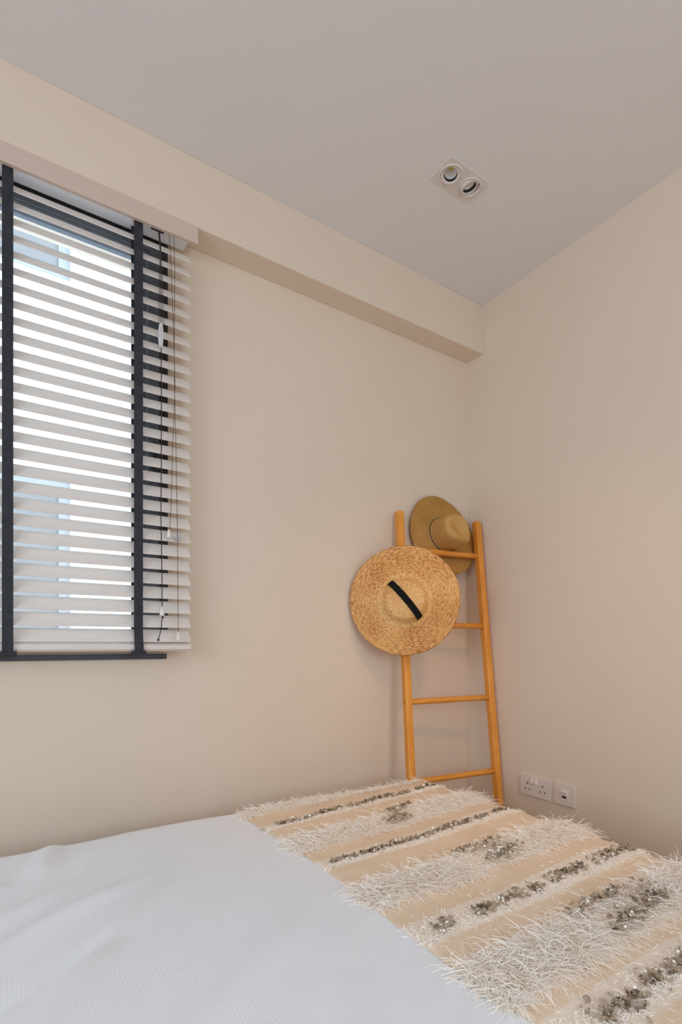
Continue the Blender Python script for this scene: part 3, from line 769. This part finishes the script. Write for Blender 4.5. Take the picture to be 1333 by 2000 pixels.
# tilt cords
c1 = [(0.438, CY + .014, CZ + 1.279), (0.441, CY, CZ + 1.15), (0.449, CY, CZ + .93), (0.452, CY - .001, CZ + .80), (0.445, CY - .001, CZ + .62), (0.440, CY, CZ + .42), (0.436, CY, CZ + .345)]
c2_ = [(0.452, CY + .014, CZ + 1.279), (0.452, CY + .001, CZ + 1.15), (0.4505, CY + .002, CZ + .93), (0.451, CY + .002, CZ + .80), (0.455, CY + .001, CZ + .62), (0.460, CY, CZ + .33), (0.462, CY, CZ + .035)]
tube('tilt_cord', c1, .0008, M['cord'], blind, 6); tube('tilt_cord', c2_, .0008, M['cord'], blind, 6)
box('cord_guide', 0.433, 0.458, 1.640, 1.662, CZ + 1.2765, CZ + 1.2785, M['white_plastic'], blind)
tassel(0.4335, CY, CZ + .352, .026); tassel(0.462, CY, CZ + .038)
xf = Matrix.Translation((0.4615, CY + .010, CZ + .335)) @ Matrix.Rotation(math.radians(8), 4, 'Y')
boxes('cord_cleat', [(-.012, .010, -.004, .004, -.004, .004), (-.0035, .0035, -.009, -.002, -.012, .012), (.007, .011, -.006, .006, -.014, .012)], M['clear_plastic'], blind, bevel=.001, xf=xf)

# ---------------------------------------------------------------- sockets on the right wall
def plate(name, y0, y1, label):
    zc = CZ - 0.584
    t = thing(name, (XW, (y0 + y1) / 2, zc), label, 'socket', 'sockets on the wall by the ladder')
    box('face_plate', XW - .009, XW, y0, y1, zc - .043, zc + .043, M['plate'], t, bevel=.003)
    return t, zc, (y0 + y1) / 2
s2, zc, yc = plate('double_power_socket', 1.277, 1.423, 'white double power socket with two rocker switches, nearer the ladder')
for dy in (0.0125, -0.0045):
    r = box('rocker_switch', -.006, .004, -.0058, .0058, -.010, .010, M['rocker'], s2, bevel=.0012, xf=Matrix.Translation((XW - .0095, yc + dy - .002, zc + .022)) @ Matrix.Rotation(.16, 4, 'Y'))
for dy in (0.036, -0.036):
    box('earth_slot', XW - .0096, XW - .0088, yc + dy - .0022, yc + dy + .0022, zc + .004, zc + .0125, M['dark_hole'], s2)
    for e in (0.011, -0.011):
        box('pin_slot', XW - .0096, XW - .0088, yc + dy + e - .0034, yc + dy + e + .0034, zc - .0175, zc - .0132, M['dark_hole'], s2)
s1, zc, yc = plate('data_socket', 1.174, 1.260, 'small square white data socket with a raised shutter beside the double socket')
box('module_frame', XW - .0105, XW - .008, yc - .018, yc + .018, zc - .024, zc + .024, M['plate'], s1, bevel=.001)
box('shutter', -.004, .004, -.013, .013, -.010, .010, M['rocker'], s1, bevel=.001, xf=Matrix.Translation((XW - .0125, yc, zc + .006)) @ Matrix.Rotation(-.30, 4, 'Y'))
box('jack_opening', XW - .0112, XW - .010, yc - .0095, yc + .0095, zc - .0135, zc - .0035, M['dark_hole'], s1)

# ---------------------------------------------------------------- twin downlight in the ceiling
dl = thing('twin_downlight', ((PX0 + PX1) / 2, (PY0 + PY1) / 2, ZC), 'square edged white recessed downlight with two tilted lamps in the ceiling', 'downlight')
HR = 0.0365
def holed_cell(x0, x1, y0, y1, r, z):
    cx_, cy_ = (x0 + x1) / 2, (y0 + y1) / 2; n = 48; V = []
    for k in range(n):
        a = 2 * PI * k / n; c, s = math.cos(a), math.sin(a)
        m = min((x1 - x0) / 2 / max(1e-6, abs(c)), (y1 - y0) / 2 / max(1e-6, abs(s)))
        V.append((cx_ + c * m, cy_ + s * m, z))
    # snap the corners
    for sx, sy in ((1, 1), (-1, 1), (-1, -1), (1, -1)):
        q = (cx_ + sx * (x1 - x0) / 2, cy_ + sy * (y1 - y0) / 2)
        i = min(range(n), key=lambda k: math.hypot(V[k][0] - q[0], V[k][1] - q[1])); V[i] = (*q, z)
    W = [(cx_ + r * math.cos(2 * PI * k / n), cy_ + r * math.sin(2 * PI * k / n), z) for k in range(n)]
    top = [(x, y, z + .0035) for x, y, _ in V]; wt = [(x, y, z + .02) for x, y, _ in W]
    VV = V + W + top + wt; F = []
    for k in range(n):
        j = (k + 1) % n
        F += [(k, n + k, n + j, j), (k, j, 2 * n + j, 2 * n + k), (n + k, 3 * n + k, 3 * n + j, n + j)]
    return VV, F
xm = (PX0 + PX1) / 2
Vt, Ft = [], []
for x0, x1 in ((PX0, xm), (xm, PX1)):
    v, f_ = holed_cell(x0, x1, PY0, PY1, HR, ZC - .0035); k = len(Vt); Vt += v; Ft += [tuple(i + k for i in q) for q in f_]
mesh('bezel', Vt, Ft, M['bezel'], dl)
boxes('housing', [(hx0 - .002, hx1 + .002, hy0 - .002, hy1 + .002, ZC + .11, ZC + .112), (hx0 - .002, hx0, hy0, hy1, ZC + .05, ZC + .11), (hx1, hx1 + .002, hy0, hy1, ZC + .05, ZC + .11),
                  (hx0, hx1, hy0 - .002, hy0, ZC + .05, ZC + .11), (hx0, hx1, hy1, hy1 + .002, ZC + .05, ZC + .11)], M['baffle'], dl)
for (lx, ly), (tx_, ty_) in zip((((PX0 + xm) / 2, (PY0 + PY1) / 2), ((xm + PX1) / 2, (PY0 + PY1) / 2)), ((math.radians(-9), math.radians(12)), (math.radians(-6), math.radians(-17)))):
    T0 = Matrix.Translation((lx, ly, ZC - .0035))
    lam = revolve('trim_ring', [(HR + .003, 0.0), (HR + .002, -.0022), (HR - .002, -.0028), (HR - .0045, -.001), (HR - .0045, .012)], M['bezel'], dl, 56, T0)
    T = T0 @ Matrix.Rotation(tx_, 4, 'X') @ Matrix.Rotation(ty_, 4, 'Y')
    revolve('gimbal_ring', [(.0312, .012), (.0315, .0005), (.0300, -.0015), (.0235, -.0010), (.0222, .0008), (.0222, .004)], M['bezel'], lam, 56, T)
    revolve('baffle', [(.0222, .0012), (.0214, .004), (.0207, .0100), (.0207, .0115)], M['baffle'], lam, 48, T)
    revolve('reflector', [(.0205, .0100), (.0190, .0125), (.0155, .018), (.0105, .0235), (.0065, .0265), (.0062, .027)], M['reflector'], lam, 40, T)
    revolve('led_chip', [(.0062, .0265), (.0052, .0255), (.0004, .0250)], M['led'], lam, 20, T)

# inferred second fixture, unseen behind the camera; added to warm the ladder corner
dl2 = dl.copy(); COL.objects.link(dl2); ROOT[dl2.name] = Vector(dl2.location)
for ch in list(dl.children):
    c = ch.copy(); COL.objects.link(c); c.parent = dl2
    for g in ch.children:
        d = g.copy(); COL.objects.link(d); d.parent = c
dl2.location = (1.15, 0.10, ZC - 0.0001)
dl2['label'] = 'inferred lit twin downlight, out of view, above the near side of the bed'
sp = bpy.data.lights.new('inferred_downlight_lamp', 'SPOT'); sp.energy = 38; sp.color = (1.0, 0.52, 0.18)
sp.spot_size = math.radians(56); sp.spot_blend = 1.0; sp.shadow_soft_size = 0.10
so = bpy.data.objects.new('inferred_downlight_lamp', sp); COL.objects.link(so)
so.location = (1.15, 0.10, ZC - 0.02)
so.rotation_euler = (Vector((1.44, 1.62, 0.60)) - Vector(so.location)).to_track_quat('-Z', 'Y').to_euler()
